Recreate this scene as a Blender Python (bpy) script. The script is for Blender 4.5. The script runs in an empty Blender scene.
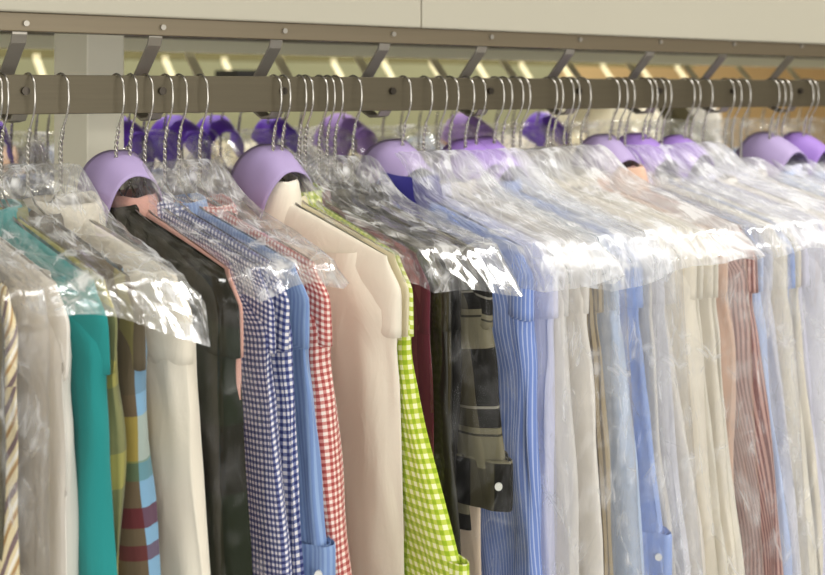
import bpy, math, random
from mathutils import Vector, noise, Matrix

random.seed(7)
SC = bpy.context.scene
COL = SC.collection
PI = math.pi

# ------------------------------------------------------------------ camera set-up numbers
F = 1400.0                    # focal length in pixels of the 825 wide frame
AL = math.atan(1938.0 / F)    # angle between the view direction and the rail
CA, SA = math.cos(AL), math.sin(AL)
DIST = 1.377                  # camera to front rail, metres
H = 1.75                      # rail centre height = eye height
ZR = H
REAR = 0.52                   # rear rail lies this far behind


def s_at(px, y=0.0):
    """where along the rail (X) a line of sight through column px meets the plane Y = y"""
    t = (px - 412.5) / F
    d = DIST + y
    return d * (CA + t * SA) / (SA - t * CA)


# ------------------------------------------------------------------ materials
def new_mat(name):
    m = bpy.data.materials.new(name)
    m.use_nodes = True
    nt = m.node_tree
    nt.nodes.clear()
    out = nt.nodes.new('ShaderNodeOutputMaterial')
    return m, nt, out


class NB:
    """tiny helper for wiring shader nodes"""
    def __init__(self, nt):
        self.nt = nt

    def n(self, typ, **kw):
        nd = self.nt.nodes.new(typ)
        for k, v in kw.items():
            setattr(nd, k, v)
        return nd

    def link(self, a, b):
        self.nt.links.new(a, b)

    def math(self, op, a, b=None, c=None):
        nd = self.n('ShaderNodeMath', operation=op)
        for i, v in enumerate((a, b, c)):
            if v is None:
                continue
            if isinstance(v, (int, float)):
                nd.inputs[i].default_value = v
            else:
                self.link(v, nd.inputs[i])
        return nd.outputs[0]

    def mix(self, f, a, b, mode='MIX'):
        nd = self.n('ShaderNodeMix', data_type='RGBA', blend_type=mode)
        for sock, v in ((nd.inputs['Factor'], f), (nd.inputs[6], a), (nd.inputs[7], b)):
            if isinstance(v, (int, float)):
                sock.default_value = v
            elif isinstance(v, tuple):
                sock.default_value = (*v, 1.0) if len(v) == 3 else v
            else:
                self.link(v, sock)
        return nd.outputs[2]


def lin(c):
    """sRGB 0-255 to linear"""
    r = []
    for v in c:
        v = v / 255.0
        r.append(v / 12.92 if v <= 0.04045 else ((v + 0.055) / 1.055) ** 2.4)
    return tuple(r)


def plain(name, rgb, rough=0.6, metal=0.0, bump=0.0, bscale=80.0, spec=0.4, var=0.0, vscale=6.0, stretch=None):
    m, nt, out = new_mat(name)
    b = NB(nt)
    p = b.n('ShaderNodeBsdfPrincipled')
    c = lin(rgb)
    p.inputs['Base Color'].default_value = (*c, 1)
    p.inputs['Roughness'].default_value = rough
    p.inputs['Metallic'].default_value = metal
    p.inputs['Specular IOR Level'].default_value = spec
    tc = b.n('ShaderNodeTexCoord')
    vec = tc.outputs['Object']
    if stretch:
        mp = b.n('ShaderNodeMapping')
        mp.inputs['Scale'].default_value = stretch
        b.link(vec, mp.inputs['Vector'])
        vec = mp.outputs[0]
    if var:
        nz = b.n('ShaderNodeTexNoise')
        nz.inputs['Scale'].default_value = vscale
        nz.inputs['Detail'].default_value = 4
        b.link(vec, nz.inputs['Vector'])
        f = b.math('MULTIPLY_ADD', nz.outputs[0], 2 * var, 1 - var)
        hs = b.n('ShaderNodeHueSaturation')
        hs.inputs['Color'].default_value = (*c, 1)
        b.link(f, hs.inputs['Value'])
        b.link(hs.outputs[0], p.inputs['Base Color'])
    if bump:
        nz = b.n('ShaderNodeTexNoise')
        nz.inputs['Scale'].default_value = bscale
        nz.inputs['Detail'].default_value = 3
        b.link(vec, nz.inputs['Vector'])
        bp = b.n('ShaderNodeBump')
        bp.inputs['Strength'].default_value = bump
        bp.inputs['Distance'].default_value = 0.004
        b.link(nz.outputs[0], bp.inputs['Height'])
        b.link(bp.outputs[0], p.inputs['Normal'])
    b.link(p.outputs[0], out.inputs[0])
    return m


def cloth(name, build, rough=0.85, sheen=0.15, translucent=0.0, bump=0.5):
    """woven cloth: build(b, u, v) returns the colour socket or tuple; u and v are metres on the cloth"""
    m, nt, out = new_mat(name)
    b = NB(nt)
    uv = b.n('ShaderNodeUVMap')
    sp = b.n('ShaderNodeSeparateXYZ')
    b.link(uv.outputs[0], sp.inputs[0])
    col = build(b, sp.outputs[0], sp.outputs[1])
    p = b.n('ShaderNodeBsdfPrincipled')
    p.inputs['Roughness'].default_value = rough
    p.inputs['Specular IOR Level'].default_value = 0.25
    p.inputs['Sheen Weight'].default_value = sheen
    if isinstance(col, tuple):
        p.inputs['Base Color'].default_value = (*col, 1)
    else:
        b.link(col, p.inputs['Base Color'])
    # soft creases left by folding
    tc = b.n('ShaderNodeTexCoord')
    nz = b.n('ShaderNodeTexNoise')
    nz.inputs['Scale'].default_value = 22
    nz.inputs['Detail'].default_value = 5
    nz.inputs['Distortion'].default_value = 0.8
    mpc = b.n('ShaderNodeMapping')
    mpc.inputs['Scale'].default_value = (1.0, 1.0, 0.4)
    b.link(tc.outputs['Object'], mpc.inputs[0])
    b.link(mpc.outputs[0], nz.inputs['Vector'])
    bp = b.n('ShaderNodeBump')
    bp.inputs['Strength'].default_value = bump
    bp.inputs['Distance'].default_value = 0.006
    b.link(nz.outputs[0], bp.inputs['Height'])
    b.link(bp.outputs[0], p.inputs['Normal'])
    if translucent:
        tr = b.n('ShaderNodeBsdfTranslucent')
        if isinstance(col, tuple):
            tr.inputs['Color'].default_value = (*col, 1)
        else:
            b.link(col, tr.inputs['Color'])
        mx = b.n('ShaderNodeMixShader')
        mx.inputs[0].default_value = translucent
        b.link(p.outputs[0], mx.inputs[1])
        b.link(tr.outputs[0], mx.inputs[2])
        b.link(mx.outputs[0], out.inputs[0])
    else:
        b.link(p.outputs[0], out.inputs[0])
    return m


def solid(rgb):
    c = lin(rgb)
    return lambda b, u, v: c


def band(b, x, period, duty, off=0.0):
    fr = b.math('FRACT', b.math('MULTIPLY_ADD', x, 1.0 / period, off))
    return b.math('LESS_THAN', fr, duty)


def stripes(base, line, period, duty, slant=0.0):
    def f(b, u, v):
        x = b.math('ADD', u, b.math('MULTIPLY', v, slant)) if slant else u
        return b.mix(band(b, x, period, duty), lin(base), lin(line))
    return f


def gingham(base, mid, dark, period):
    def f(b, u, v):
        a = band(b, u, period, 0.5)
        c = band(b, v, period, 0.5)
        col = b.mix(a, lin(base), lin(mid))
        col2 = b.mix(a, lin(mid), lin(dark))
        return b.mix(c, col, col2)
    return f


def plaid(base, rows):
    """rows: (axis, period, duty, offset, colour, strength)"""
    def f(b, u, v):
        col = lin(base)
        for ax, per, duty, off, c, k in rows:
            m = band(b, u if ax == 'u' else v, per, duty, off)
            col = b.mix(b.math('MULTIPLY', m, k), col, lin(c))
        return col
    return f


def film(name, milk=0.05, rough=0.1, bump=0.5, gain=1.0, cap=0.5, sx=26.0, sy=9.0, crease_glare=0.25, cw=0.05, glare_streak=0.0):
    """thin clear polythene: mostly see-through, glossy, a little milky, crumpled into facets, with glare painted white along creases, patches and streaks"""
    m, nt, out = new_mat(name)
    b = NB(nt)
    uv = b.n('ShaderNodeUVMap')
    wob = b.n('ShaderNodeTexNoise')
    wob.inputs['Scale'].default_value = 16
    wob.inputs['Detail'].default_value = 2
    b.link(uv.outputs[0], wob.inputs['Vector'])
    va = b.n('ShaderNodeVectorMath', operation='MULTIPLY_ADD')
    b.link(wob.outputs['Color'], va.inputs[0])
    va.inputs[1].default_value = (0.03, 0.03, 0)
    b.link(uv.outputs[0], va.inputs[2])

    def mapped(kx, ky, rot):
        mp = b.n('ShaderNodeMapping')
        mp.inputs['Rotation'].default_value = (0, 0, rot)
        b.link(va.outputs[0], mp.inputs[0])
        m2 = b.n('ShaderNodeMapping')
        m2.inputs['Scale'].default_value = (kx, ky, 1)
        b.link(mp.outputs[0], m2.inputs[0])
        return m2.outputs[0]
    hs = []
    for kx, ky, rot in ((sx, sy, 0.25), (sx * 2.1, sy * 1.5, -0.35)):
        vo = b.n('ShaderNodeTexVoronoi', feature='DISTANCE_TO_EDGE')
        vo.inputs['Scale'].default_value = 1.0
        b.link(mapped(kx, ky, rot), vo.inputs['Vector'])
        hs.append(vo.outputs['Distance'])
    hgt = b.math('ADD', hs[0], b.math('MULTIPLY', hs[1], 0.4))
    bp = b.n('ShaderNodeBump')
    bp.inputs['Strength'].default_value = bump
    bp.inputs['Distance'].default_value = 0.02
    b.link(hgt, bp.inputs['Height'])
    fr = b.n('ShaderNodeFresnel')
    fr.inputs['IOR'].default_value = 1.45
    b.link(bp.outputs[0], fr.inputs['Normal'])
    fac = b.math('MINIMUM', b.math('MULTIPLY', fr.outputs[0], gain), cap)
    tr = b.n('ShaderNodeBsdfTransparent')
    gl = b.n('ShaderNodeBsdfGlossy')
    gl.inputs['Roughness'].default_value = rough
    gl.inputs['Color'].default_value = (1, 1, 1, 1)
    b.link(bp.outputs[0], gl.inputs['Normal'])
    df = b.n('ShaderNodeBsdfDiffuse')
    df.inputs[0].default_value = (0.93, 0.94, 0.96, 1)
    b.link(bp.outputs[0], df.inputs['Normal'])
    tl = b.n('ShaderNodeBsdfTranslucent')
    tl.inputs[0].default_value = (0.93, 0.94, 0.96, 1)
    mm = b.n('ShaderNodeMixShader')
    mm.inputs[0].default_value = 0.4
    b.link(df.outputs[0], mm.inputs[1])
    b.link(tl.outputs[0], mm.inputs[2])
    # painted glare: white lines along creases, thin, and only here and there
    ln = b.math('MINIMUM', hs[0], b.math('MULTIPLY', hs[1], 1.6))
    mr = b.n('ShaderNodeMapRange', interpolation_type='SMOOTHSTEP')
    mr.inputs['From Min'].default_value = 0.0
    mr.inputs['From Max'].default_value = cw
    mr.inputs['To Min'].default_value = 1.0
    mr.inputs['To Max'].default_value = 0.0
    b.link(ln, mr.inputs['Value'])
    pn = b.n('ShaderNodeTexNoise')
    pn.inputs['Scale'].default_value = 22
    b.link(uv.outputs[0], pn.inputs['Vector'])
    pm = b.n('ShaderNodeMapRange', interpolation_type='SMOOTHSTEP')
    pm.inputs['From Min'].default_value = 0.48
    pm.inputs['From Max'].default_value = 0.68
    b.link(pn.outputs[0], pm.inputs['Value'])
    glare_patch = b.math('MULTIPLY', pm.outputs[0], crease_glare * 0.5)  # broader glare, painted as white areas of film
    cr = b.math('MULTIPLY', b.math('MULTIPLY', mr.outputs[0], b.math('MULTIPLY_ADD', pm.outputs[0], 0.8, 0.2)), crease_glare)
    if glare_streak:  # long glare streaks painted in white
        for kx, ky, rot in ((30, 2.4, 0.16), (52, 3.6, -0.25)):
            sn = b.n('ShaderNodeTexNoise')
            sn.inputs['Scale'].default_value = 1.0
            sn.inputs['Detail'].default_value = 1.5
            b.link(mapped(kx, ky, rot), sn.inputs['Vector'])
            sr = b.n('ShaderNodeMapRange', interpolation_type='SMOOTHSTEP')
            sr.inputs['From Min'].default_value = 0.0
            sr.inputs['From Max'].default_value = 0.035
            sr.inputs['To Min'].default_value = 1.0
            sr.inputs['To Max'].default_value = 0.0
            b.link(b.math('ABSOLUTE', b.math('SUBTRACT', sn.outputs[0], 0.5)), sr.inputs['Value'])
            cr = b.math('ADD', cr, b.math('MULTIPLY', sr.outputs[0], b.math('MULTIPLY', b.math('MULTIPLY_ADD', pm.outputs[0], 0.75, 0.25), glare_streak)))
    mf = b.math('MINIMUM', b.math('ADD', b.math('ADD', cr, glare_patch), milk), 0.9)
    m1 = b.n('ShaderNodeMixShader')
    b.link(mf, m1.inputs[0])
    b.link(tr.outputs[0], m1.inputs[1])
    b.link(mm.outputs[0], m1.inputs[2])
    m2 = b.n('ShaderNodeMixShader')
    b.link(fac, m2.inputs[0])
    b.link(m1.outputs[0], m2.inputs[1])
    b.link(gl.outputs[0], m2.inputs[2])
    b.link(m2.outputs[0], out.inputs[0])
    return m


M = {}
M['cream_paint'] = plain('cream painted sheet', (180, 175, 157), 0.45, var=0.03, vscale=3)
M['channel'] = plain('channel steel', (128, 116, 94), 0.42, 0.35, var=0.08, vscale=5, stretch=(1, 30, 30))
M['rail'] = plain('brown brushed rail steel', (92, 84, 66), 0.45, 0.45, var=0.13, vscale=7, stretch=(1.5, 40, 40), bump=0.05)
M['bracket'] = plain('bracket steel', (168, 162, 150), 0.35, 0.6, var=0.06)
M['bracket_warm'] = plain('painted bracket', (226, 218, 182), 0.5, 0.1)
M['screw'] = plain('screw steel', (70, 64, 56), 0.35, 0.8)
M['wire'] = plain('galvanised wire', (186, 182, 174), 0.25, 0.9)
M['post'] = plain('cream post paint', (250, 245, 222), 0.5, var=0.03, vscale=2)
M['rear_channel_lit'] = plain('rear channel paint brightened as if lit', (250, 246, 214), 0.5)  # brighter than the fascia paint, stands in for light on the channel
M['soffit'] = plain('dull soffit', (140, 132, 112), 0.7)
M['lavender'] = plain('lavender paper', (170, 152, 194), 0.55, bump=0.1, bscale=30, var=0.05, vscale=25)
M['violet'] = plain('violet paper', (156, 122, 198), 0.55, bump=0.1, bscale=30, var=0.05, vscale=25)
M['purple'] = plain('deep purple paper', (104, 58, 190), 0.5, bump=0.1, bscale=30)
M['tan_wall'] = plain('tan wall paint', (206, 178, 130), 0.8, var=0.06, vscale=1.5)
M['olive'] = plain('olive beam paint', (118, 112, 74), 0.7, var=0.1)
M['partition'] = plain('grey green partition', (150, 150, 118), 0.8, var=0.12, vscale=4)
M['black'] = plain('black housing', (28, 27, 26), 0.6)
M['floor'] = plain('floor', (92, 84, 70), 0.6, var=0.06)
M['ceil'] = plain('ceiling', (225, 222, 210), 0.9)
M['film'] = film('clear polythene', milk=0.08, rough=0.13, bump=0.36, gain=0.38, cap=0.26, sx=20, sy=8, crease_glare=0.75, cw=0.03, glare_streak=0.4)
M['film_white'] = film('gleaming polythene', milk=0.16, rough=0.36, bump=0.36, gain=0.28, cap=0.12, sx=18, sy=5, crease_glare=0.8, cw=0.03, glare_streak=0.75)  # extra milk, creases and streaks paint the gleam of lit film
M['film_fine'] = film('smooth polythene', milk=0.05, rough=0.10, bump=0.16, gain=0.5, cap=0.16, sx=12, sy=4.0, crease_glare=0.34, cw=0.018, glare_streak=0.10)
M['film_rear'] = film('polythene on the rear rail', milk=0.06, rough=0.14, bump=0.3, gain=0.5, cap=0.2, sx=16, sy=7, crease_glare=0.7, cw=0.04)
M['film_dark'] = film('crackling polythene', milk=0.0, rough=0.14, bump=0.22, gain=0.16, cap=0.06, sx=14, sy=7, crease_glare=0.10, cw=0.012)
M['button'] = plain('shirt button', (225, 225, 220), 0.3)


# ------------------------------------------------------------------ mesh helpers
def mesh_obj(name, verts, faces, mat, parent=None, uvs=None, smooth=True):
    me = bpy.data.meshes.new(name)
    me.from_pydata(verts, [], faces)
    if uvs is not None:
        lay = me.uv_layers.new(name='UVMap')
        data = [0.0] * (2 * len(me.loops))
        k = 0
        for f, fu in zip(faces, uvs):
            for q in fu:
                data[k] = q[0]
                data[k + 1] = q[1]
                k += 2
        lay.data.foreach_set('uv', data)
    if smooth:
        me.polygons.foreach_set('use_smooth', [True] * len(me.polygons))
    me.materials.append(mat)
    me.update()
    o = bpy.data.objects.new(name, me)
    COL.objects.link(o)
    if parent:
        o.parent = parent
    return o


def tag(o, label, cat, group=None, kind=None):
    if label:
        o['label'] = label
    if cat:
        o['category'] = cat
    if group:
        o['group'] = group
    if kind:
        o['kind'] = kind
    return o


def empty(name, loc, label=None, cat=None, group=None, rz=0.0):
    o = bpy.data.objects.new(name, None)
    o.empty_display_size = 0.05
    COL.objects.link(o)
    o.location = loc
    o.rotation_euler = (0, 0, rz)
    return tag(o, label, cat, group)


class MB:
    def __init__(self):
        self.v, self.f = [], []

    def box(self, x0, x1, y0, y1, z0, z1):
        k = len(self.v)
        self.v += [(x, y, z) for z in (z0, z1) for y in (y0, y1) for x in (x0, x1)]
        self.f += [tuple(k + i for i in q) for q in ((0, 2, 3, 1), (4, 5, 7, 6), (0, 1, 5, 4), (2, 6, 7, 3), (0, 4, 6, 2), (1, 3, 7, 5))]
        return self

    def tube(self, pts, r, seg=8, cap=True):
        pts = [Vector(p) for p in pts]
        k = len(self.v)
        n = len(pts)
        prev = None
        for i, p in enumerate(pts):
            t = (pts[min(i + 1, n - 1)] - pts[max(i - 1, 0)]).normalized()
            if prev is None:
                a = Vector((1, 0, 0)) if abs(t.x) < 0.8 else Vector((0, 1, 0))
                nn = (a - t * a.dot(t)).normalized()
            else:
                nn = (prev - t * prev.dot(t)).normalized()
            prev = nn
            bb = t.cross(nn)
            for j in range(seg):
                an = 2 * PI * j / seg
                self.v.append(tuple(p + (nn * math.cos(an) + bb * math.sin(an)) * r))
        for i in range(n - 1):
            for j in range(seg):
                a, c = k + i * seg + j, k + i * seg + (j + 1) % seg
                self.f.append((a, c, c + seg, a + seg))
        if cap:
            self.f.append(tuple(k + j for j in reversed(range(seg))))
            self.f.append(tuple(k + (n - 1) * seg + j for j in range(seg)))
        return self

    def strip(self, pts, w, t):
        """flat bar following pts in the YZ plane (x const), w wide along X, t thick"""
        k = len(self.v)
        n = len(pts)
        for i, (x, y, z) in enumerate(pts):
            y0, z0 = pts[max(i - 1, 0)][1:]
            y1, z1 = pts[min(i + 1, n - 1)][1:]
            d = math.hypot(y1 - y0, z1 - z0)
            ny, nz = -(z1 - z0) / d, (y1 - y0) / d
            for sx, sn in ((-1, -1), (1, -1), (1, 1), (-1, 1)):
                self.v.append((x + sx * w / 2, y + ny * sn * t / 2, z + nz * sn * t / 2))
        for i in range(n - 1):
            for j in range(4):
                a, c = k + i * 4 + j, k + i * 4 + (j + 1) % 4
                self.f.append((a, c, c + 4, a + 4))
        self.f.append((k + 3, k + 2, k + 1, k))
        e = k + (n - 1) * 4
        self.f.append((e, e + 1, e + 2, e + 3))
        return self

    def build(self, name, mat, parent=None, smooth=False, bevel=0.0):
        o = mesh_obj(name, self.v, self.f, mat, parent, smooth=smooth)
        if bevel:
            md = o.modifiers.new('bevel', 'BEVEL')
            md.width = bevel
            md.segments = 2
        return o


def loft(rings, closed_u=True, uvfun=None):
    """rings: list of equal-length vertex lists -> verts, faces, uvs"""
    n = len(rings[0])
    verts = [p for r in rings for p in r]
    faces, uvs = [], []
    m = n if closed_u else n - 1
    # arclength on a middle ring for u
    ulen = []
    for r in rings:
        L = [0.0]
        for j in range(n):
            a, c = r[j], r[(j + 1) % n]
            L.append(L[-1] + math.dist(a, c))
        ulen.append(L)
    ref = max(ulen, key=lambda q: q[-1])
    vl = [0.0]
    for i in range(len(rings) - 1):
        best = max(math.dist(rings[i][j], rings[i + 1][j]) for j in range(0, n, max(1, n // 8)))
        vl.append(vl[-1] + best)
    for i in range(len(rings) - 1):
        for j in range(m):
            a, c = i * n + j, i * n + (j + 1) % n
            faces.append((a, c, c + n, a + n))
            u0, u1 = ref[j], ref[j + 1]
            uvs.append(((u0, vl[i]), (u1, vl[i]), (u1, vl[i + 1]), (u0, vl[i + 1])))
    return verts, faces, uvs


def spow(c, e):
    return math.copysign(abs(c) ** e, c)


def smooth01(x):
    x = max(0.0, min(1.0, x))
    return x * x * (3 - 2 * x)


ZN, DROP, HW = -0.116, 0.057, 0.236


def z_shoulder(y, dz=0.0):
    return ZN + dz - DROP * (min(abs(y), 0.25) / 0.235) ** 1.12


def shirt_body(tl, tr, seed, hem=-0.78, fold=1.0, dz=0.0, hw=HW, cap=0.078):
    NU, NV = 56, 46
    rings = []
    for k in range(NV):
        v = (k / (NV - 1))
        g = v ** 1.7
        ring = []
        # level measured at the shoulder tip
        ztip = z_shoulder(hw, dz)
        lvl = ztip + (hem - ztip) * g
        dep = ztip - lvl
        w = hw * (0.90 + 0.10 * smooth01(dep / 0.03))
        if dep > cap:
            w = hw - 0.05 * smooth01((dep - cap) / 0.012)
            w += 0.02 * smooth01((dep - 0.12) / 0.3)
        thick = math.sqrt(max(0.0, min(1.0, dep / 0.05)))
        thick = 0.18 + 0.82 * thick
        for j in range(NU):
            th = 2 * PI * j / NU
            y = w * spow(math.cos(th), 0.62)
            sx = spow(math.sin(th), 0.75)
            z = z_shoulder(y, dz) + (hem - z_shoulder(y, dz)) * g
            t = tr if sx > 0 else tl
            x = t * sx * thick
            am = fold * min(1.0, dep / 0.12)
            x += am * t * 0.7 * noise.noise(Vector((y * 13, z * 2.2, seed)))
            x += am * t * 0.22 * noise.noise(Vector((y * 34, z * 5.0, seed + 9)))
            y += am * 0.010 * noise.noise(Vector((z * 5, seed * 1.7, 3.1)))
            ring.append((x, y, z))
        rings.append(ring)
    return loft(rings)


def sleeve_mesh(tl, tr, seed, zend=-0.74, width=0.066, wend=0.05, swing=0.0, xoff=0.0, dz=0.0, fold=1.0, xs=0.0):
    NU, NV = 40, 44
    z0 = -0.165 + dz
    rings = []
    for k in range(NV):
        v = k / (NV - 1)
        z = z0 + (zend - z0) * v
        d = z0 - z
        a = width + (wend - width) * smooth01(d / 0.5)
        a *= 0.55 + 0.45 * smooth01(d / 0.06)
        yc = -(HW + 0.002) + width - swing * smooth01((d - 0.07) / 0.40) + 0.005 * (1 - smooth01((d - 0.085) / 0.05)) - 0.008 * noise.noise(Vector((z * 4, seed, 0)))
        if d < 0.07:
            yc += 0.02 * (1 - smooth01(d / 0.07))
        xc = xoff * smooth01(d / 0.15) + xs * smooth01(d / 0.45) + 0.004 * noise.noise(Vector((z * 5, seed, 7)))
        ring = []
        for j in range(NU):
            th = 2 * PI * j / NU
            y = yc + a * spow(math.cos(th), 0.8)
            sx = math.sin(th)
            t = tr if sx > 0 else tl
            x = xc + t * spow(sx, 0.8)
            amp = fold * min(1.0, d / 0.1)
            x += amp * t * 0.6 * noise.noise(Vector((th * 1.1, z * 3.2, seed + 20)))
            x += amp * t * 0.25 * noise.noise(Vector((th * 2.6, z * 11, seed + 31)))
            y += amp * 0.007 * noise.noise(Vector((th * 1.5, z * 8, seed + 40)))
            ring.append((x, y, z + 0.004 * math.sin(th)))
        rings.append(ring)
    # turned-in end
    last = rings[-1]
    cx = sum(p[0] for p in last) / NU
    cy = sum(p[1] for p in last) / NU
    rings.append([(cx + (p[0] - cx) * 0.9, cy + (p[1] - cy) * 0.96, p[2] + 0.002) for p in last])
    rings.append([(cx + (p[0] - cx) * 0.8, cy + (p[1] - cy) * 0.95, p[2] + 0.05) for p in last])
    return loft(rings), last


def cuff_mesh(last, h=0.05, grow=0.002):
    cx = sum(p[0] for p in last) / len(last)
    cy = sum(p[1] for p in last) / len(last)
    rings = []
    for dz, g in ((0.0, -0.001), (h, grow), (h - 0.004, grow + 0.0012), (0.004, grow + 0.001), (-0.002, grow), (0.0, 0.0)):
        r = []
        for p in last:
            d = math.hypot(p[0] - cx, p[1] - cy) or 1
            r.append((p[0] + (p[0] - cx) / d * g, p[1] + (p[1] - cy) / d * g, p[2] + dz))
        rings.append(r)
    rings = rings[1:5]
    return loft(rings)


def collar_mesh(rx, seed, dz=0.0, front=-1, sc=1.0):
    NU = 44
    prof = [(-0.020, 0.92), (-0.004, 0.93), (0.012, 0.97), (0.020, 1.0), (0.023, 1.05), (0.019, 1.12), (0.006, 1.2), (-0.010, 1.28), (-0.024, 1.34)]
    rings = []
    for (h, s) in prof:
        ring = []
        for j in range(NU):
            th = 2 * PI * j / NU
            ox, oy = math.cos(th), math.sin(th)
            y = 0.052 * sc * oy * s
            x = rx * spow(ox, 0.9) * s
            z = z_shoulder(y * 0.75, dz) + h
            fr = max(0.0, ox * front)
            if s > 1.1:
                z -= 0.012 * fr * (s - 1.1) / 0.24
            else:
                z -= 0.006 * fr
            x += 0.0015 * noise.noise(Vector((th * 2, h * 40, seed)))
            z += 0.002 * noise.noise(Vector((th * 1.5, seed, 5)))
            ring.append((x, y, z))
        rings.append(ring)
    return loft(rings)


# ------------------------------------------------------------------ wire hanger (one wire, hook and shoulder triangle)
def hanger_hook():
    b = MB()
    pts = []
    zc, r = 0.0015, 0.0165
    pts.append((0, 0.0175, -0.012))
    for k in range(15):
        a = PI * k / 14
        pts.append((0, r * math.cos(a), zc + r * math.sin(a)))
    pts += [(0, -0.0172, -0.006), (0, -0.0165, -0.016), (0, -0.0125, -0.026), (0, -0.006, -0.036), (0, -0.002, -0.046), (0, 0, -0.06)]
    b.tube(pts, 0.0011, 8)
    tw = []
    tw2 = []
    for k in range(49):
        q = k / 48
        a = q * 5.5 * 2 * PI
        z = -0.038 - 0.062 * q
        yy = -0.0045 * (1 - smooth01(q * 3))
        tw.append((0.0013 * math.cos(a), yy + 0.0013 * math.sin(a), z))
        tw2.append((-0.0013 * math.cos(a), yy - 0.0013 * math.sin(a), z))
    b.tube(tw, 0.0011, 6)
    b.tube(tw2, 0.0011, 6)
    return b


def hanger_arms():
    b = MB()
    w, zt = 0.205, -0.176
    tri = [(0, 0, -0.098), (0, -0.018, -0.114), (0, -0.10, -0.144), (0, -w + 0.01, zt + 0.004), (0, -w - 0.004, zt - 0.002), (0, -w + 0.012, zt - 0.008), (0, -0.1, zt - 0.009),
           (0, 0.1, zt - 0.009), (0, w - 0.012, zt - 0.008), (0, w + 0.004, zt - 0.002), (0, w - 0.01, zt + 0.004), (0, 0.10, -0.144), (0, 0.018, -0.114), (0, 0, -0.098)]
    b.tube(tri, 0.0011, 6)
    return b


hook_proto = hanger_hook().build('hook', M['wire'], smooth=True)
arms_proto = hanger_arms().build('shoulder_wire', M['wire'], smooth=True)
hook_used = [False]


def make_hanger(loc, rz, label, group):
    r = empty('wire_hanger', loc, label, 'hanger', group, rz)
    if not hook_used[0]:
        h, a = hook_proto, arms_proto
        hook_used[0] = True
    else:
        h, a = hook_proto.copy(), arms_proto.copy()
        COL.objects.link(h)
        COL.objects.link(a)
    h.parent = r
    a.parent = r
    return r


def make_guard(loc, rz, mat, label, group, size=1.0, tilt=0.0, seed=0.0):
    """folded paper saddle over the hanger neck"""
    NU, NV = 30, 12
    rings = []
    L = 0.062 * size
    for i in range(NV):
        q = i / (NV - 1) - 0.5
        ring = []
        for j in range(NU):
            a = PI * (j / (NU - 1))
            rx = 0.034 * size * (1 + 0.14 * q)
            x = -rx * spow(math.cos(a), 0.85)
            zz = 0.060 * size * (math.sin(a) ** 0.75) - 0.060 * size
            # flaps get shorter towards both ends: rounded outline
            zz *= 1.0 - 0.25 * q * q
            zz -= 0.010 * size * abs(q) ** 1.6
            y = q * L * (1 + 0.25 * abs(math.cos(a)))
            x += 0.003 * noise.noise(Vector((y * 30, a, seed)))
            ring.append((x, y, zz))
        rings.append(ring)
    v, f, uv = loft(rings, closed_u=False)
    o = mesh_obj('collar_guard', v, f, mat, uvs=uv)
    md = o.modifiers.new('thick', 'SOLIDIFY')
    md.thickness = 0.0012
    o.location = loc
    o.rotation_euler = (tilt, 0, rz)
    return tag(o, label, 'collar guard', group)


# ------------------------------------------------------------------ cloths
def C(key, build, **kw):
    M[key] = cloth(key, build, **kw)


def plaid_slant():
    def f(b, u, v):
        x = b.math('SUBTRACT', u, b.math('MULTIPLY', v, 0.5))
        col = b.mix(band(b, x, 0.021, 0.22), lin((224, 208, 164)), lin((110, 84, 84)))
        col = b.mix(band(b, x, 0.021, 0.14, 0.5), col, lin((170, 128, 70)))
        return b.mix(band(b, x, 0.021, 0.14, 0.3), col, lin((240, 234, 220)))
    return f


C('cream_stripe', plaid_slant())
C('dark_olive', solid((70, 64, 42)), sheen=0.0)
C('white', solid((238, 232, 222)), translucent=0.1)
C('white_cool', solid((232, 232, 240)), translucent=0.1)
C('white_warm', solid((240, 232, 214)), translucent=0.1)
C('ivory', solid((236, 230, 214)), translucent=0.1)
C('grey_white', solid((222, 218, 212)), translucent=0.1)
C('teal', solid((38, 140, 138)))
C('sage_check', plaid((128, 130, 88), [('v', 0.09, 0.35, 0.1, (190, 180, 84), 0.4), ('v', 0.3, 0.2, 0.1, (208, 190, 80), 0.6)]))
C('madras', plaid((98, 84, 64), [('u', 0.30, 0.11, 0.60, (128, 172, 204), 0.9), ('u', 0.30, 0.07, 0.33, (150, 142, 84), 0.8), ('v', 0.60, 0.030, 0.63, (92, 24, 38), 0.85), ('v', 0.60, 0.022, 0.575, (92, 24, 38), 0.75),
                                   ('v', 0.60, 0.07, 0.767, (206, 186, 70), 0.35), ('v', 0.60, 0.03, 0.70, (60, 110, 80), 0.5), ('v', 0.30, 0.3, 0.9, (60, 66, 56), 0.3)]))
C('dark_green', plaid((32, 38, 24), [('u', 0.05, 0.35, 0, (52, 50, 34), 0.7), ('v', 0.16, 0.4, 0, (30, 22, 16), 0.6)]), sheen=0.0)
C('salmon', solid((206, 158, 144)))
C('navy_fine', gingham((232, 228, 232), (116, 122, 160), (46, 52, 102), 0.0058))
C('navy_gingham', gingham((234, 230, 232), (116, 124, 164), (44, 52, 106), 0.0070))
C('light_blue', stripes((120, 146, 194), (142, 168, 208), 0.006, 0.5))
C('red_gingham', gingham((240, 224, 214), (206, 140, 132), (162, 70, 68), 0.0066))
C('cream_pink', solid((234, 226, 208)))
C('sage_beige', solid((222, 212, 180)))
C('lime', gingham((236, 240, 190), (190, 206, 78), (148, 176, 34), 0.0100))
C('maroon', plaid((92, 34, 46), [('u', 0.05, 0.2, 0, (120, 60, 66), 0.7)]))
C('charcoal', solid((44, 42, 33)), rough=0.4, sheen=0.0)
C('olive_shirt', solid((60, 55, 36)), sheen=0.0)
C('black_shirt', solid((24, 22, 18)), sheen=0.0)
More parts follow.
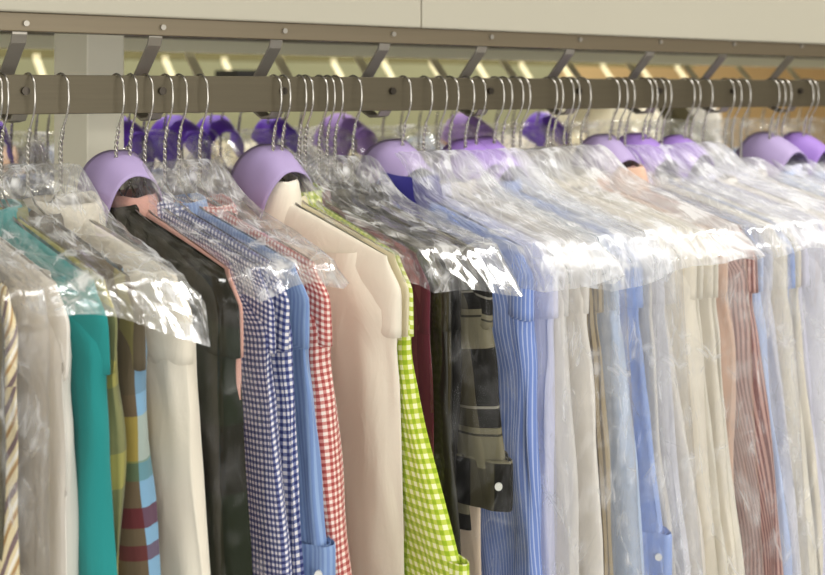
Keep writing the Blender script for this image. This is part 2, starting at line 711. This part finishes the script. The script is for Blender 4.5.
C('black_plaid', plaid((24, 22, 17), [('u', 0.085, 0.40, 0.8, (128, 120, 94), 0.36), ('v', 0.125, 0.34, 0.32, (182, 174, 142), 0.36), ('u', 0.085, 0.03, 0.3, (12, 11, 9), 0.8), ('v', 0.125, 0.022, 0.5, (220, 214, 194), 0.3), ('v', 0.125, 0.02, 0.27, (12, 11, 9), 0.8)]), sheen=0.0)
C('beige', solid((214, 194, 170)))
C('blue_stripe', stripes((118, 142, 206), (180, 194, 230), 0.0050, 0.3))
C('navy', solid((46, 42, 120)))
C('brown_pin', stripes((170, 152, 116), (92, 78, 56), 0.006, 0.4))
C('grey_blue', solid((178, 196, 224)))
C('sky_blue', solid((150, 174, 228)))
C('tan_pink', solid((216, 180, 156)))
C('maroon_stripe', stripes((190, 150, 140), (122, 78, 74), 0.0058, 0.52))
C('pale_blue', solid((186, 202, 236)))
C('lilac_white', solid((226, 226, 244)), translucent=0.1)
C('rear_blue', solid((176, 190, 222)))
C('rear_green', solid((150, 190, 110)))
C('rear_pink', solid((226, 150, 140)))
C('rear_rust', solid((150, 92, 62)))

# ------------------------------------------------------------------ the conveyor: rails, channels, fascia, brackets
X0, X1 = -0.55, 3.4
conv = empty('garment_conveyor', (0, 0, 0), 'overhead garment conveyor with cream fascia and two brown steel rails', 'conveyor')


def P(mb, name, mat, parent=conv, **kw):
    return mb.build(name, M[mat], parent, **kw)


P(MB().box(X0, X1, -0.004, 0.004, ZR - 0.0236, ZR + 0.0165), 'rail', 'rail', bevel=0.0008)['label'] = 'front brown flat rail'
P(MB().box(X0, X1, REAR - 0.004, REAR + 0.004, ZR - 0.0225, ZR + 0.0165), 'rail', 'rail', bevel=0.0008)['label'] = 'rear flat rail'
P(MB().box(X0, X1, -0.006, 0.022, ZR + 0.0595, ZR + 0.0785), 'channel', 'channel', bevel=0.001)
P(MB().box(X0, X1, REAR - 0.022, REAR + 0.006, ZR + 0.0595, ZR + 0.0785), 'channel', 'rear_channel_lit', bevel=0.001)['label'] = 'rear channel, painted bright as if lit'
P(MB().box(X0, X1, 0.022, REAR - 0.022, ZR + 0.0785, ZR + 0.0825), 'soffit', 'soffit')
xs = s_at(415)
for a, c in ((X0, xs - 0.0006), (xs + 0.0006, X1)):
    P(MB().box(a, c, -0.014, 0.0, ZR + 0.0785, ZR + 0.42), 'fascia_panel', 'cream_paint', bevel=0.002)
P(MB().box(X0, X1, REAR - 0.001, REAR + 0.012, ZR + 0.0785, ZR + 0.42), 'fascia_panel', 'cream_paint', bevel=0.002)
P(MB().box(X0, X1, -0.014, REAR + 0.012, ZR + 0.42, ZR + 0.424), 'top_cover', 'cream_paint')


for ch in conv.children:
    if ch.name.split('.')[0] in ('fascia_panel', 'channel', 'soffit', 'top_cover'):
        for vt in ch.data.vertices:
            vt.co.z -= 0.0062 * (vt.co.x - 0.45) - 0.001


def bracket(x, y0, sgn, mat):
    """C-shaped hanger iron: leaves the channel, bows away from the hooks and comes back under the rail"""
    pr = [(0.010, 0.075), (0.0105, 0.058), (0.014, 0.050), (0.050, 0.016), (0.0535, 0.008), (0.0535, -0.012), (0.050, -0.024), (0.032, -0.031), (0.014, -0.029), (0.0065, -0.021), (0.0058, 0.012)]
    pts = [(x, y0 + sgn * a, ZR + z) for a, z in pr]
    o = P(MB().strip(pts, 0.016, 0.003), 'bracket', mat, bevel=0.0006)
    s = MB()
    s.tube([(x, y0 - sgn * 0.0085, ZR), (x, y0 - sgn * 0.0035, ZR)], 0.0042, 12)
    s.build('screw', M['screw'], o, smooth=False)
    s = MB()
    s.tube([(x, y0 - sgn * 0.010, ZR + 0.068), (x, y0 - sgn * 0.004, ZR + 0.068)], 0.003, 12)
    s.build('screw', M['bracket'], o, smooth=False)
    return o


for k in range(-4, 13):
    bracket(0.660 + 0.1505 * k, 0.0, 1, 'bracket')
    xr = s_at(186, REAR) + 0.151 * k
    bracket(xr, REAR, -1, 'bracket_warm')

# post behind the front rail
px0 = s_at(87, 0.20)
post = MB().box(px0, px0 + 0.048, 0.20, 0.305, 0.0, ZR + 0.0785).build('support_post', M['post'], None, bevel=0.002)
tag(post, 'cream square post standing behind the front rail at the left', 'post')

# ------------------------------------------------------------------ garments on the front rail
# px of hook, key, label, sleeve end z, options
G = [
    (-64, 'cream_stripe', 'cream shirt with slanting brown stripes at the left edge', dict(swing=0.0)),
    (-50, 'dark_olive', 'dark olive garment in film just right of the slant striped shirt', dict(swing=-0.01)),
    (-38, 'white', 'off-white shirt just left of the teal one', dict(swing=0.02)),
    (1, 'teal', 'plain teal shirt near the left edge', dict(swing=0.045, wide=0.085, wend=0.07)),
    (7, 'sage_check', 'olive green checked shirt just right of the teal one', dict(swing=0.01)),
    (34, 'madras', 'brown, yellow, blue and maroon madras plaid shirt', dict(swing=0.05)),
    (67, 'white_warm', 'white shirt between the madras plaid and the dark green one', dict(swing=0.07, wide=0.085, wend=0.07)),
    (123, 'dark_green', 'dark green shirt in crackling film beside the salmon one', dict(swing=0.045)),
    (137, 'salmon', 'salmon pink shirt left of the navy gingham ones', dict(swing=0.03)),
    (152, 'navy_fine', 'navy gingham shirt with the smaller checks', dict(swing=0.07, wide=0.08)),
    (172, 'navy_gingham', 'navy gingham shirt with the larger checks', dict(swing=0.045)),
    (186, 'light_blue', 'light blue shirt between navy gingham and red gingham', dict(swing=0.065, zend=-0.475, cuff=True)),
    (207, 'red_gingham', 'narrow red gingham shirt left of the pinkish cream one', dict(swing=0.06)),
    (281, 'cream_pink', 'large pale pinkish cream shirt in the centre of the rail', dict(swing=0.035, wide=0.085)),
    (290, 'sage_beige', 'pale sage beige shirt tucked behind the pinkish cream one', dict(swing=0.035, zend=-0.60)),
    (307, 'lime', 'lime green gingham shirt with wide sleeve', dict(swing=0.13, zend=-0.497, wide=0.085, wend=0.09)),
    (313, 'maroon', 'maroon shirt under film behind the lime gingham', dict(swing=0.01)),
    (327, 'charcoal', 'charcoal satin garment in film beside the black plaid shirt', dict(swing=0.03)),
    (335, 'olive_shirt', 'dark olive shirt behind the charcoal satin garment', dict(swing=0.02)),
    (343, 'black_shirt', 'black shirt just left of the black plaid one', dict(swing=0.0)),
    (361, 'black_plaid', 'black and cream plaid shirt with cuffed sleeve', dict(swing=0.055, zend=-0.43, cuff=True, wide=0.075, wend=0.07, hem=-0.47)),
    (411, 'blue_stripe', 'blue shirt with fine white stripes and navy inner collar', dict(swing=0.03)),
    (432, 'lilac_white', 'white shirt right behind the blue striped one', dict()),
    (447, 'grey_white', 'white shirt second after the blue striped one', dict(swing=0.01)),
    (458, 'white', 'broad white shirt just left of the brown pinstriped one', dict(swing=0.025, wide=0.078)),
    (474, 'brown_pin', 'brown pinstriped garment between white and pale blue shirts', dict(swing=0.0)),
    (485, 'grey_blue', 'pale grey blue shirt right of the brown pinstripe', dict(swing=0.02)),
    (503, 'sky_blue', 'clear sky blue shirt with hanging cuff', dict(swing=0.03, zend=-0.545, cuff=True)),
    (511, 'grey_white', 'greyish white shirt just right of the sky blue one', dict(swing=0.02)),
    (522, 'white_cool', 'cool white shirt, second right of the sky blue one', dict(swing=0.03)),
    (529, 'white', 'white shirt, third right of the sky blue one', dict(swing=0.03)),
    (556, 'white_warm', 'warm white shirt, first of four before the tan pink one', dict(swing=0.015)),
    (562, 'ivory', 'ivory shirt, second of four before the tan pink one', dict(swing=0.02)),
    (573, 'white_warm', 'warm white shirt, third of four before the tan pink one', dict(swing=0.02)),
    (579, 'ivory', 'ivory shirt touching the tan pink one', dict(swing=0.02)),
    (590, 'tan_pink', 'plain tan pink shirt beside the maroon striped one', dict(swing=0.0)),
    (619, 'maroon_stripe', 'maroon and pink striped shirt with tan inner collar', dict(swing=0.025, wide=0.07)),
    (627, 'pale_blue', 'pale blue shirt just right of the maroon striped one', dict(swing=0.03)),
    (634, 'white_cool', 'white shirt, second right of the maroon striped one', dict(swing=0.03)),
    (652, 'ivory', 'ivory shirt, third right of the maroon striped one', dict(swing=0.03)),
    (657, 'sky_blue', 'light blue shirt, fourth right of the maroon striped one', dict(swing=0.01)),
    (665, 'white_warm', 'white shirt, fifth right of the maroon striped one', dict(swing=0.02)),
    (671, 'lilac_white', 'white shirt, sixth right of the maroon striped one', dict()),
    (694, 'white_cool', 'white shirt, seventh right of the maroon striped one', dict()),
    (700, 'lilac_white', 'white shirt, eighth right of the maroon striped one', dict()),
    (712, 'white', 'white shirt, ninth right of the maroon striped one', dict()),
    (734, 'lilac_white', 'white shirt, tenth right of the maroon striped one', dict()),
    (741, 'white_cool', 'white shirt, eleventh right of the maroon striped one', dict()),
    (750, 'white', 'white shirt, twelfth right of the maroon striped one', dict()),
    (779, 'pale_blue', 'pale blue shirt, first of three by the right edge', dict()),
    (785, 'lilac_white', 'white shirt, second of three by the right edge', dict()),
    (791, 'white_cool', 'white shirt, third of three by the right edge', dict()),
    (813, 'pale_blue', 'pale blue shirt shoulder, second last at the right edge', dict()),
    (818, 'grey_white', 'white shirt shoulder, last at the right edge', dict()),
]
XS = [s_at(g[0], -0.017) for g in G]


def make_shirt(x, rz, key, label, group, tl, tr, seed, opt, inner=None, px_i=0):
    r = empty('trousers' if key == 'beige' else 'shirt', (x, 0, ZR), label, 'shirt', group, rz)
    m = M[key]
    v, f, uv = shirt_body(tl, tr, seed, hem=opt.get('hem', -0.78), dz=opt.get('dz', 0.0))
    mesh_obj('body', v, f, m, r, uv)
    (v, f, uv), last = sleeve_mesh(min(tl * 0.95, 0.022), min(tr * 0.95, 0.022), seed + 3, zend=opt.get('zend', -0.74), width=opt.get('wide', 0.066),
                                   wend=opt.get('wend', 0.05), swing=opt.get('swing', 0.01), dz=opt.get('dz', 0.0), xs=opt.get('xs', 0.0))
    mesh_obj('sleeve', v, f, m, r, uv)
    if opt.get('cuff'):
        v, f, uv = cuff_mesh(last)
        cf = mesh_obj('cuff', v, f, m, r, uv)
        p = min(last, key=lambda q: q[1])
        q = [w for w in last if w[1] < p[1] + 0.03 and w[0] < p[0]]
        q = q[len(q) // 2] if q else p
        b = MB()
        b.tube([(q[0] - 0.0015, q[1] - 0.003, q[2] + 0.025), (q[0] - 0.004, q[1] - 0.0055, q[2] + 0.025)], 0.004, 12)
        b.build('button', M['button'], cf)
    v, f, uv = collar_mesh(min(0.030, 0.012 + min(tl, tr)), seed, dz=0.0 if px_i in (281, 411, 619) else random.uniform(-0.022, -0.008), sc=0.95 if min(tl, tr) > 0.012 else 0.72)
    mesh_obj('collar', v, f, m, r, uv)
    if inner:
        v, f, uv = collar_mesh(min(0.028, 0.012 + min(tl, tr)), seed + 2, dz=0.002)
        mesh_obj('inner_collar', v, f, M[inner], r, uv)['label'] = 'collar lining showing inside the neck'
    return r


inner = {411: 'navy', 619: 'tan_pink'}
protos = []
YAW = {-50: -6, -38: 5, 1: 4, 7: 5, 34: 4, 67: 7, 123: 4, 137: 1, 152: 5, 172: 4, 186: 5, 207: 4, 281: 2.5, 290: 2, 307: -2.5, 313: 1, 327: 3, 361: 4, 411: 1, 458: 3.5, 474: 2, 485: 4.5, 503: 6.5, 511: 7.5, 522: 8, 529: 8, 556: 7, 562: 7, 573: 6.5, 579: 6, 590: 5.5, 619: 5}
for i, (px, key, label, opt) in enumerate(G):
    gl = XS[i] - XS[i - 1] if i else 0.03
    gr = XS[i + 1] - XS[i] if i + 1 < len(G) else 0.03
    tl = max(0.0065, min(0.020, gl * 0.55))
    tr = max(0.0065, min(0.018, gr * 0.5))
    rz = math.radians(YAW.get(px, random.uniform(3.2, 5.0) if px > 470 else random.uniform(-1, 2.5)))
    if px > 440:
        opt['swing'] = opt.get('swing', 0.01) + 0.028
    protos.append(make_shirt(XS[i], rz, key, label, 'shirts on the front rail', tl, tr, 11.3 * i + 0.7, opt, inner.get(px), px))
    if px > -25:
        make_hanger((XS[i], 0, ZR), rz, 'twisted wire hanger holding the ' + label, 'wire hangers on the front rail')

# beige trousers below the plaid shirt
tv, tf, tu = shirt_body(0.008, 0.008, 401.0, hem=-0.80, hw=0.175, dz=-0.10, cap=0.5)
tro = mesh_obj('trousers', tv, tf, M['beige'], None, tu)
tro.location = (s_at(361, -0.017) + 0.012, -0.04, ZR)
tro.rotation_euler = (0, 0, math.radians(4))
tag(tro, 'beige trousers hanging out below the black plaid shirt', 'trousers')

# ------------------------------------------------------------------ collar guards, front rail
GUARDS = [
    (131, 'lavender', 0.98, 'lavender paper collar guard above the dark green shirt, leftmost on the front rail'),
    (285, 'lavender', 1.0, 'lavender paper collar guard above the large pinkish cream shirt'),
    (412, 'lavender', 0.98, 'lavender paper collar guard above the navy inner collar'),
    (485, 'violet', 1.0, 'violet collar guard just left of the largest hook gap past the middle'),
    (503, 'violet', 1.1, 'violet collar guard above the sky blue shirt'),
    (621, 'lavender', 1.0, 'lavender collar guard above the maroon striped shirt'),
    (657, 'violet', 1.05, 'violet collar guard next right of the one over the maroon striped shirt'),
    (694, 'violet', 0.9, 'small violet collar guard half sunk in white film'),
    (785, 'lavender', 1.1, 'lavender collar guard above the cluster of three near the right edge'),
    (816, 'violet', 1.0, 'violet collar guard cut by the right edge'),
]
for k, (px, mt, sz, lab) in enumerate(GUARDS):
    make_guard((s_at(px, -0.017), -0.012, ZR - 0.072), math.radians(random.uniform(-6, 6)), M[mt], lab, 'collar guards on the front rail', sz, math.radians(random.uniform(24, 33)), k * 3.1)


# ------------------------------------------------------------------ film covers
def bag(xa, xb, label, hem=-0.20, hem2=None, mat='film', seed=0.0, flare=0.03, amp=1.0, grow=0.012, peak=0.016, z_top=-0.082, NV=None):
    """polythene cover over the shoulders of a group: levels from the gathered neck down to the hem"""
    prof = []
    for k in range(34):
        q = k / 33
        w = 0.012 + (HW + 0.014 - 0.012) * q ** 0.9
        prof.append((w, z_shoulder(w) + grow + 0.012 * (1 - smooth01(q * 5)) + peak * (1 - smooth01(q / 0.45)) ** 1.5))
    wt, zt = prof[-1]
    n2 = NV or max(8, int((zt - hem) / 0.011))
    for k in range(1, n2 + 1):
        q = k / n2
        d = (zt - hem) * q
        prof.append((wt + 0.012 * smooth01(d / 0.03) + 0.0, zt - d))
    L = xb - xa
    n_side, n_end = 44, max(20, int(L / 0.0035))
    path = []   # (fx in 0..1, fy in -1..1) around the rectangle, finer at the near end
    for k in range(n_end):
        path.append((k / n_end, -1.0))
    for k in range(n_side):
        path.append((1.0, -1.0 + 2.0 * k / n_side))
    for k in range(16):
        path.append((1.0 - k / 16, 1.0))
    for k in range(n_side):
        path.append((0.0, 1.0 - 2.0 * k / n_side))
    rings = []
    ztipz = z_shoulder(HW)
    for i, (w, z) in enumerate(prof):
        ring = []
        for j, (fx, fy) in enumerate(path):
            qf = max(0.0, (i - 33) / n2)
            y = fy * (w + flare * qf * (0.35 + 0.9 * fx))
            x = xa + L * fx
            zz = z
            if abs(fy) < 1 or True:
                pass
            dep = max(0.0, prof[0][1] - z)
            # coordinates on the sheet for the creases
            cu = x if abs(fy) == 1 else (y * 0.9 + fx * 3.7)
            cv = math.hypot(w, dep) + max(0.0, zt - z)
            k1 = 1 - 2 * abs(noise.noise(Vector((cu * 34 + cv * 3, cv * 2.6, seed))))
            k2 = 1 - 2 * abs(noise.noise(Vector((cu * 62 - cv * 14, cv * 6, seed + 5))))
            k3 = noise.noise(Vector((cu * 9, cv * 4, seed + 13)))
            a = amp * min(1.0, 0.25 + w / 0.12)
            dsp = a * (0.0034 * k1 + 0.0010 * k2 + 0.008 * k3)
            if i >= 34 and hem < -0.3:
                dsp *= 0.45
            if abs(fy) == 1:
                if i < 34:
                    zz += dsp
                else:
                    y += fy * dsp * 0.9
                    q = (i - 33) / n2
                    zz += 0.012 * q * noise.noise(Vector((x * 14, seed, 2.2)))
                    if hem2 is not None:
                        zz += (hem2 - hem) * fx ** 1.5 * q
            else:
                x += (1 if fx == 1 else -1) * dsp * 1.1
            # gather towards the hooks at the neck
            ring.append((x, y, zz + ZR))
        rings.append(ring)
    v, f, uv = loft(rings)
    o = mesh_obj('film_cover', v, f, M[mat], None, uv)
    tag(o, label, 'plastic cover', 'clear garment films')
    return o


def X(px):
    return s_at(px, -0.017)


BAGS = [
    (-72, -58, -0.62, None, 'film_fine', 'clear film over the slant striped shirt at the left edge', 0.0, 1.0),
    (-34, 69, -0.185, -0.222, 'film', 'shiny short film flap over the teal shirt with pointed corner', 0.03, 1.1),
    (120, 134, -0.64, None, 'film_dark', 'crackling long film over the dark green shirt', 0.01, 1.2),
    (150, 209, -0.188, -0.178, 'film', 'shiny short film flap over the navy gingham shoulders', 0.01, 1.1),
    (304, 363, -0.192, -0.205, 'film', 'wrinkled olive tinged film over the maroon and black plaid shoulders', 0.02, 1.3),
    (324, 367, -0.66, None, 'film_dark', 'long film hanging round the black plaid sleeve', 0.035, 1.2),
    (408, 461, -0.21, -0.20, 'film_white', 'white gleaming film over the blue striped shoulder', 0.02, 1.2),
    (430, 476, -0.66, None, 'film_fine', 'long clear film round the broad white shirt', 0.03, 0.9),
    (472, 513, -0.215, -0.20, 'film_white', 'white gleaming film over the pale blue shoulders', 0.015, 1.2),
    (483, 531, -0.66, None, 'film_fine', 'long clear film round the sky blue shirt', 0.035, 1.0),
    (520, 593, -0.66, None, 'film_fine', 'long clear film round the four warm white shirts', 0.03, 1.0),
    (516, 595, -0.20, -0.19, 'film_white', 'white gleaming film over the shoulders left of the tan inner collar', 0.02, 1.2),
    (616, 637, -0.66, None, 'film_fine', 'long clear film round the maroon striped shirt', 0.03, 1.0),
    (648, 674, -0.66, None, 'film_fine', 'long clear film right of the maroon striped shirt', 0.03, 1.1),
    (634, 715, -0.195, None, 'film_white', 'white gleaming film over the shoulders right of the tan inner collar', 0.015, 1.2),
    (730, 754, -0.40, None, 'film_white', 'gleaming film over the white cluster below the right hooks', 0.02, 1.2),
    (776, 795, -0.40, None, 'film_white', 'gleaming film around the lavender guard near the right edge', 0.02, 1.2),
    (810, 822, -0.40, None, 'film_white', 'gleaming film around the last shirts at the right edge', 0.02, 1.2),
]
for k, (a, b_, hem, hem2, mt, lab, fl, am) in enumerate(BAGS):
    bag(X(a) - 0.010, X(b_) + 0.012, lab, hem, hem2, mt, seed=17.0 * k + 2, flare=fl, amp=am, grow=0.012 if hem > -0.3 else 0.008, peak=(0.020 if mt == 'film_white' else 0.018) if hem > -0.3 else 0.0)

# ------------------------------------------------------------------ rear rail: the same things, further off
def copy_tree(o, parent=None):
    c = o.copy()
    COL.objects.link(c)
    if parent:
        c.parent = parent
    for ch in list(o.children):
        copy_tree(ch, c)
    return c


rear_cols = ['white_cool', 'rear_blue', 'white', 'grey_white', 'white_warm', 'lilac_white']
special = {4: ('rear_blue', 'blurred pale blue shirt on the rear rail left of the cream post'), 33: ('rear_pink', 'blurred pink shirt on the rear rail behind the right half'),
           39: ('rear_green', 'blurred green shirt on the rear rail behind the small violet guard')}
src = protos[45]
n_rear = 46
for k in range(n_rear):
    px = -60 + k * 19.3 + random.uniform(-5, 5)
    x = s_at(px, REAR - 0.017)
    rz = math.radians(random.uniform(-4, 4))
    if k in special:
        key, lab = special[k]
        grp = None
    else:
        key, lab, grp = rear_cols[(k * 5) % 6], 'pale shirt in film on the rear rail, blurred behind the front row', 'shirts on the rear rail'
    r = copy_tree(src)
    r.location = (x, REAR, ZR)
    r.rotation_euler = (0, 0, rz)
    tag(r, lab, 'shirt', grp or 'shirts on the rear rail')
    for ch in r.children:
        ch.material_slots[0].link = 'OBJECT'
        ch.material_slots[0].material = M[key]
    make_hanger((x, REAR, ZR), rz, 'wire hanger on the rear rail, blurred behind the front row', 'wire hangers on the rear rail')

RG = [(-10, 'deep purple collar guard on the rear rail left of the cream post', 'purple', 1.1), (131, 'deep purple collar guard on the rear rail just right of the cream post', 'purple', 1.1),
      (188, 'round deep purple collar guard on the rear rail, second right of the post', 'purple', 1.1), (224, 'dark purple collar guard on the rear rail, third right of the post', 'purple', 1.0),
      (283, 'small purple collar guard on the rear rail behind the pinkish cream shirt hook', 'purple', 0.8), (356, 'lilac purple collar guard on the rear rail left of the navy inner collar', 'violet', 1.1),
      (478, 'violet collar guard on the rear rail right under the front rail', 'violet', 1.0), (553, 'deep purple collar guard on the rear rail in the hook gap past the middle', 'purple', 0.9)]
for k, (px, lab, mt, sz) in enumerate(RG):
    make_guard((s_at(px, REAR - 0.017), REAR - 0.012, ZR - 0.046), math.radians(random.uniform(-12, 12)), M[mt], lab, 'collar guards on the rear rail', sz * 0.92, math.radians(24), k * 2.2 + 50)
RB = [(-60, 30), (40, 110), (120, 200), (205, 300), (310, 420), (430, 540), (550, 690), (700, 825)]
for k, (a, b_) in enumerate(RB):
    o = bag(s_at(a, REAR), s_at(b_, REAR), 'clear film over the shirts on the rear rail', -0.24, None, 'film_rear', seed=300 + 7 * k, amp=1.3, peak=0.036)
    o.location = (0, REAR, 0)
    o['group'] = 'clear films on the rear rail'

# ------------------------------------------------------------------ the far side of the shop
far = empty('far_conveyor', (0, 0, 0), 'olive painted second conveyor blurred far behind the rails', 'conveyor')
fy = 1.55
P(MB().box(0.2, s_at(690, fy), fy - 0.02, fy + 0.02, ZR + 0.071, ZR + 0.090), 'channel', 'olive', far)
P(MB().box(0.2, s_at(690, fy), fy - 0.004, fy + 0.004, ZR - 0.03, ZR + 0.004), 'rail', 'rail', far)
for k in range(22):
    x = 0.5 + 0.151 * k
    if x < s_at(690, fy):
        pts = [(x, fy - a, ZR + z) for a, z in [(0.021, 0.08), (0.022, 0.068), (0.06, 0.03), (0.06, -0.02), (0.03, -0.035), (0.006, -0.02)]]
        P(MB().strip(pts, 0.016, 0.003), 'bracket', 'bracket_warm', far)
P(MB().box(s_at(237, fy - 0.3), s_at(258, fy - 0.3), fy - 0.3, fy - 0.2, ZR - 0.02, ZR + 0.045), 'motor_box', 'black', far)
far_cols = ['sage_beige', 'white_warm', 'dark_olive', 'ivory', 'rear_rust', 'grey_white', 'white', 'tan_pink', 'sage_beige', 'grey_blue', 'olive_shirt', 'white_warm']
for k in range(24):
    px = -30 + k * 30
    x = s_at(px, fy)
    r = copy_tree(src)
    r.location = (x, fy, ZR + (0.13 if 570 < px < 680 else 0.0))
    r.rotation_euler = (0, 0, random.uniform(-0.05, 0.05))
    tag(r, 'blurred garment on the far conveyor beyond the rear rail', 'shirt', 'garments on the far conveyor')
    for ch in r.children:
        ch.material_slots[0].link = 'OBJECT'
        ch.material_slots[0].material = M[far_cols[(k * 7) % 12]]

# ------------------------------------------------------------------ room
def struct(mb, name, mat):
    o = mb.build(name, M[mat], None)
    o['kind'] = 'structure'
    return o


struct(MB().box(-3.5, 7.5, -4.0, 4.2, -0.1, 0.0), 'floor', 'floor')
struct(MB().box(-3.5, 7.5, 4.2, 4.3, 0.0, 3.1), 'wall_back', 'tan_wall')
struct(MB().box(-0.5, s_at(560, 2.1), 2.1, 2.14, 0.0, ZR + 0.6), 'wall_partition', 'partition')
struct(MB().box(7.5, 7.6, -4.0, 4.3, 0.0, 3.1), 'wall_right', 'tan_wall')
struct(MB().box(-3.6, 7.6, -4.0, 4.3, 3.1, 3.2), 'ceiling', 'ceil')


def tube_light(x, y, power, length=1.25, wid=0.10, col=(1.0, 0.97, 0.9), ang=0.0, z=3.05):
    ld = bpy.data.lights.new('tube', 'AREA')
    ld.shape = 'RECTANGLE'
    ld.size = length
    ld.size_y = wid
    ld.energy = power
    ld.color = col
    o = bpy.data.objects.new('fluorescent_tube', ld)
    COL.objects.link(o)
    o.location = (x, y, z)
    o.rotation_euler = (0, 0, ang)
    return o


for x, p in ((-0.9, 5), (0.6, 8), (2.1, 21), (3.6, 22)):
    tube_light(x, -0.42, p, col=(1.0, 0.985, 0.97), wid=0.32)
for x, p in ((0.3, 5), (2.0, 9), (3.8, 9)):
    tube_light(x, -2.4, p, col=(1.0, 0.98, 0.95))
for x, p in ((0.8, 24), (2.6, 28), (4.4, 24)):
    tube_light(x, 1.05, p, col=(1.0, 0.96, 0.85))
for x, p in ((1.5, 24), (4.5, 48)):
    tube_light(x, 2.9, p, col=(1.0, 0.95, 0.8))
# fill light added at the left to brighten the post and shirt sides
wl = bpy.data.lights.new('left fill light', 'AREA')
wl.shape = 'RECTANGLE'
wl.size, wl.size_y = 2.2, 1.6
wl.energy = 54
wl.color = (1.0, 0.985, 0.95)
left_fill_obj = bpy.data.objects.new('left_fill_light', wl)
COL.objects.link(left_fill_obj)
left_fill_obj.location = (-3.4, -0.9, 1.65)
left_fill_obj.rotation_euler = (PI / 2, 0, -PI / 2)
# soft frontal light added behind the camera, its source unseen
front_fill = bpy.data.lights.new('front fill light', 'AREA')
front_fill.shape = 'RECTANGLE'
front_fill.size, front_fill.size_y = 4.2, 1.7
front_fill.energy = 90
front_fill.color = (1.0, 0.985, 0.95)
wo = bpy.data.objects.new('front_fill_light', front_fill)
COL.objects.link(wo)
wo.location = (0.4, -3.9, 1.6)
wo.rotation_euler = (PI / 2, 0, 0)

w = bpy.data.worlds.new('World')
SC.world = w
w.use_nodes = True
bg = w.node_tree.nodes['Background']
bg.inputs[0].default_value = (1.0, 0.97, 0.92, 1)
bg.inputs[1].default_value = 0.45

# ------------------------------------------------------------------ camera
cd = bpy.data.cameras.new('camera')
cam = bpy.data.objects.new('camera', cd)
COL.objects.link(cam)
cam.location = (0, -DIST, H)
cam.rotation_euler = (PI / 2, 0, -(PI / 2 - AL))
cd.sensor_fit = 'HORIZONTAL'
cd.sensor_width = 36
cd.lens = F / 825 * 36
cd.shift_y = -(287.5 - 91.0) / 825
cd.clip_start = 0.05
cd.dof.use_dof = True
cd.dof.focus_distance = 1.45
cd.dof.aperture_fstop = 6.0
SC.camera = cam

vs = SC.view_settings
vs.view_transform = 'Standard'
vs.look = 'None'
vs.gamma = 1.0
vs.use_curve_mapping = False
vs.exposure = -0.08
SC.cycles.use_denoising = True
SC.cycles.transparent_max_bounces = 32
SC.cycles.max_bounces = 10
SC.cycles.sample_clamp_indirect = 6
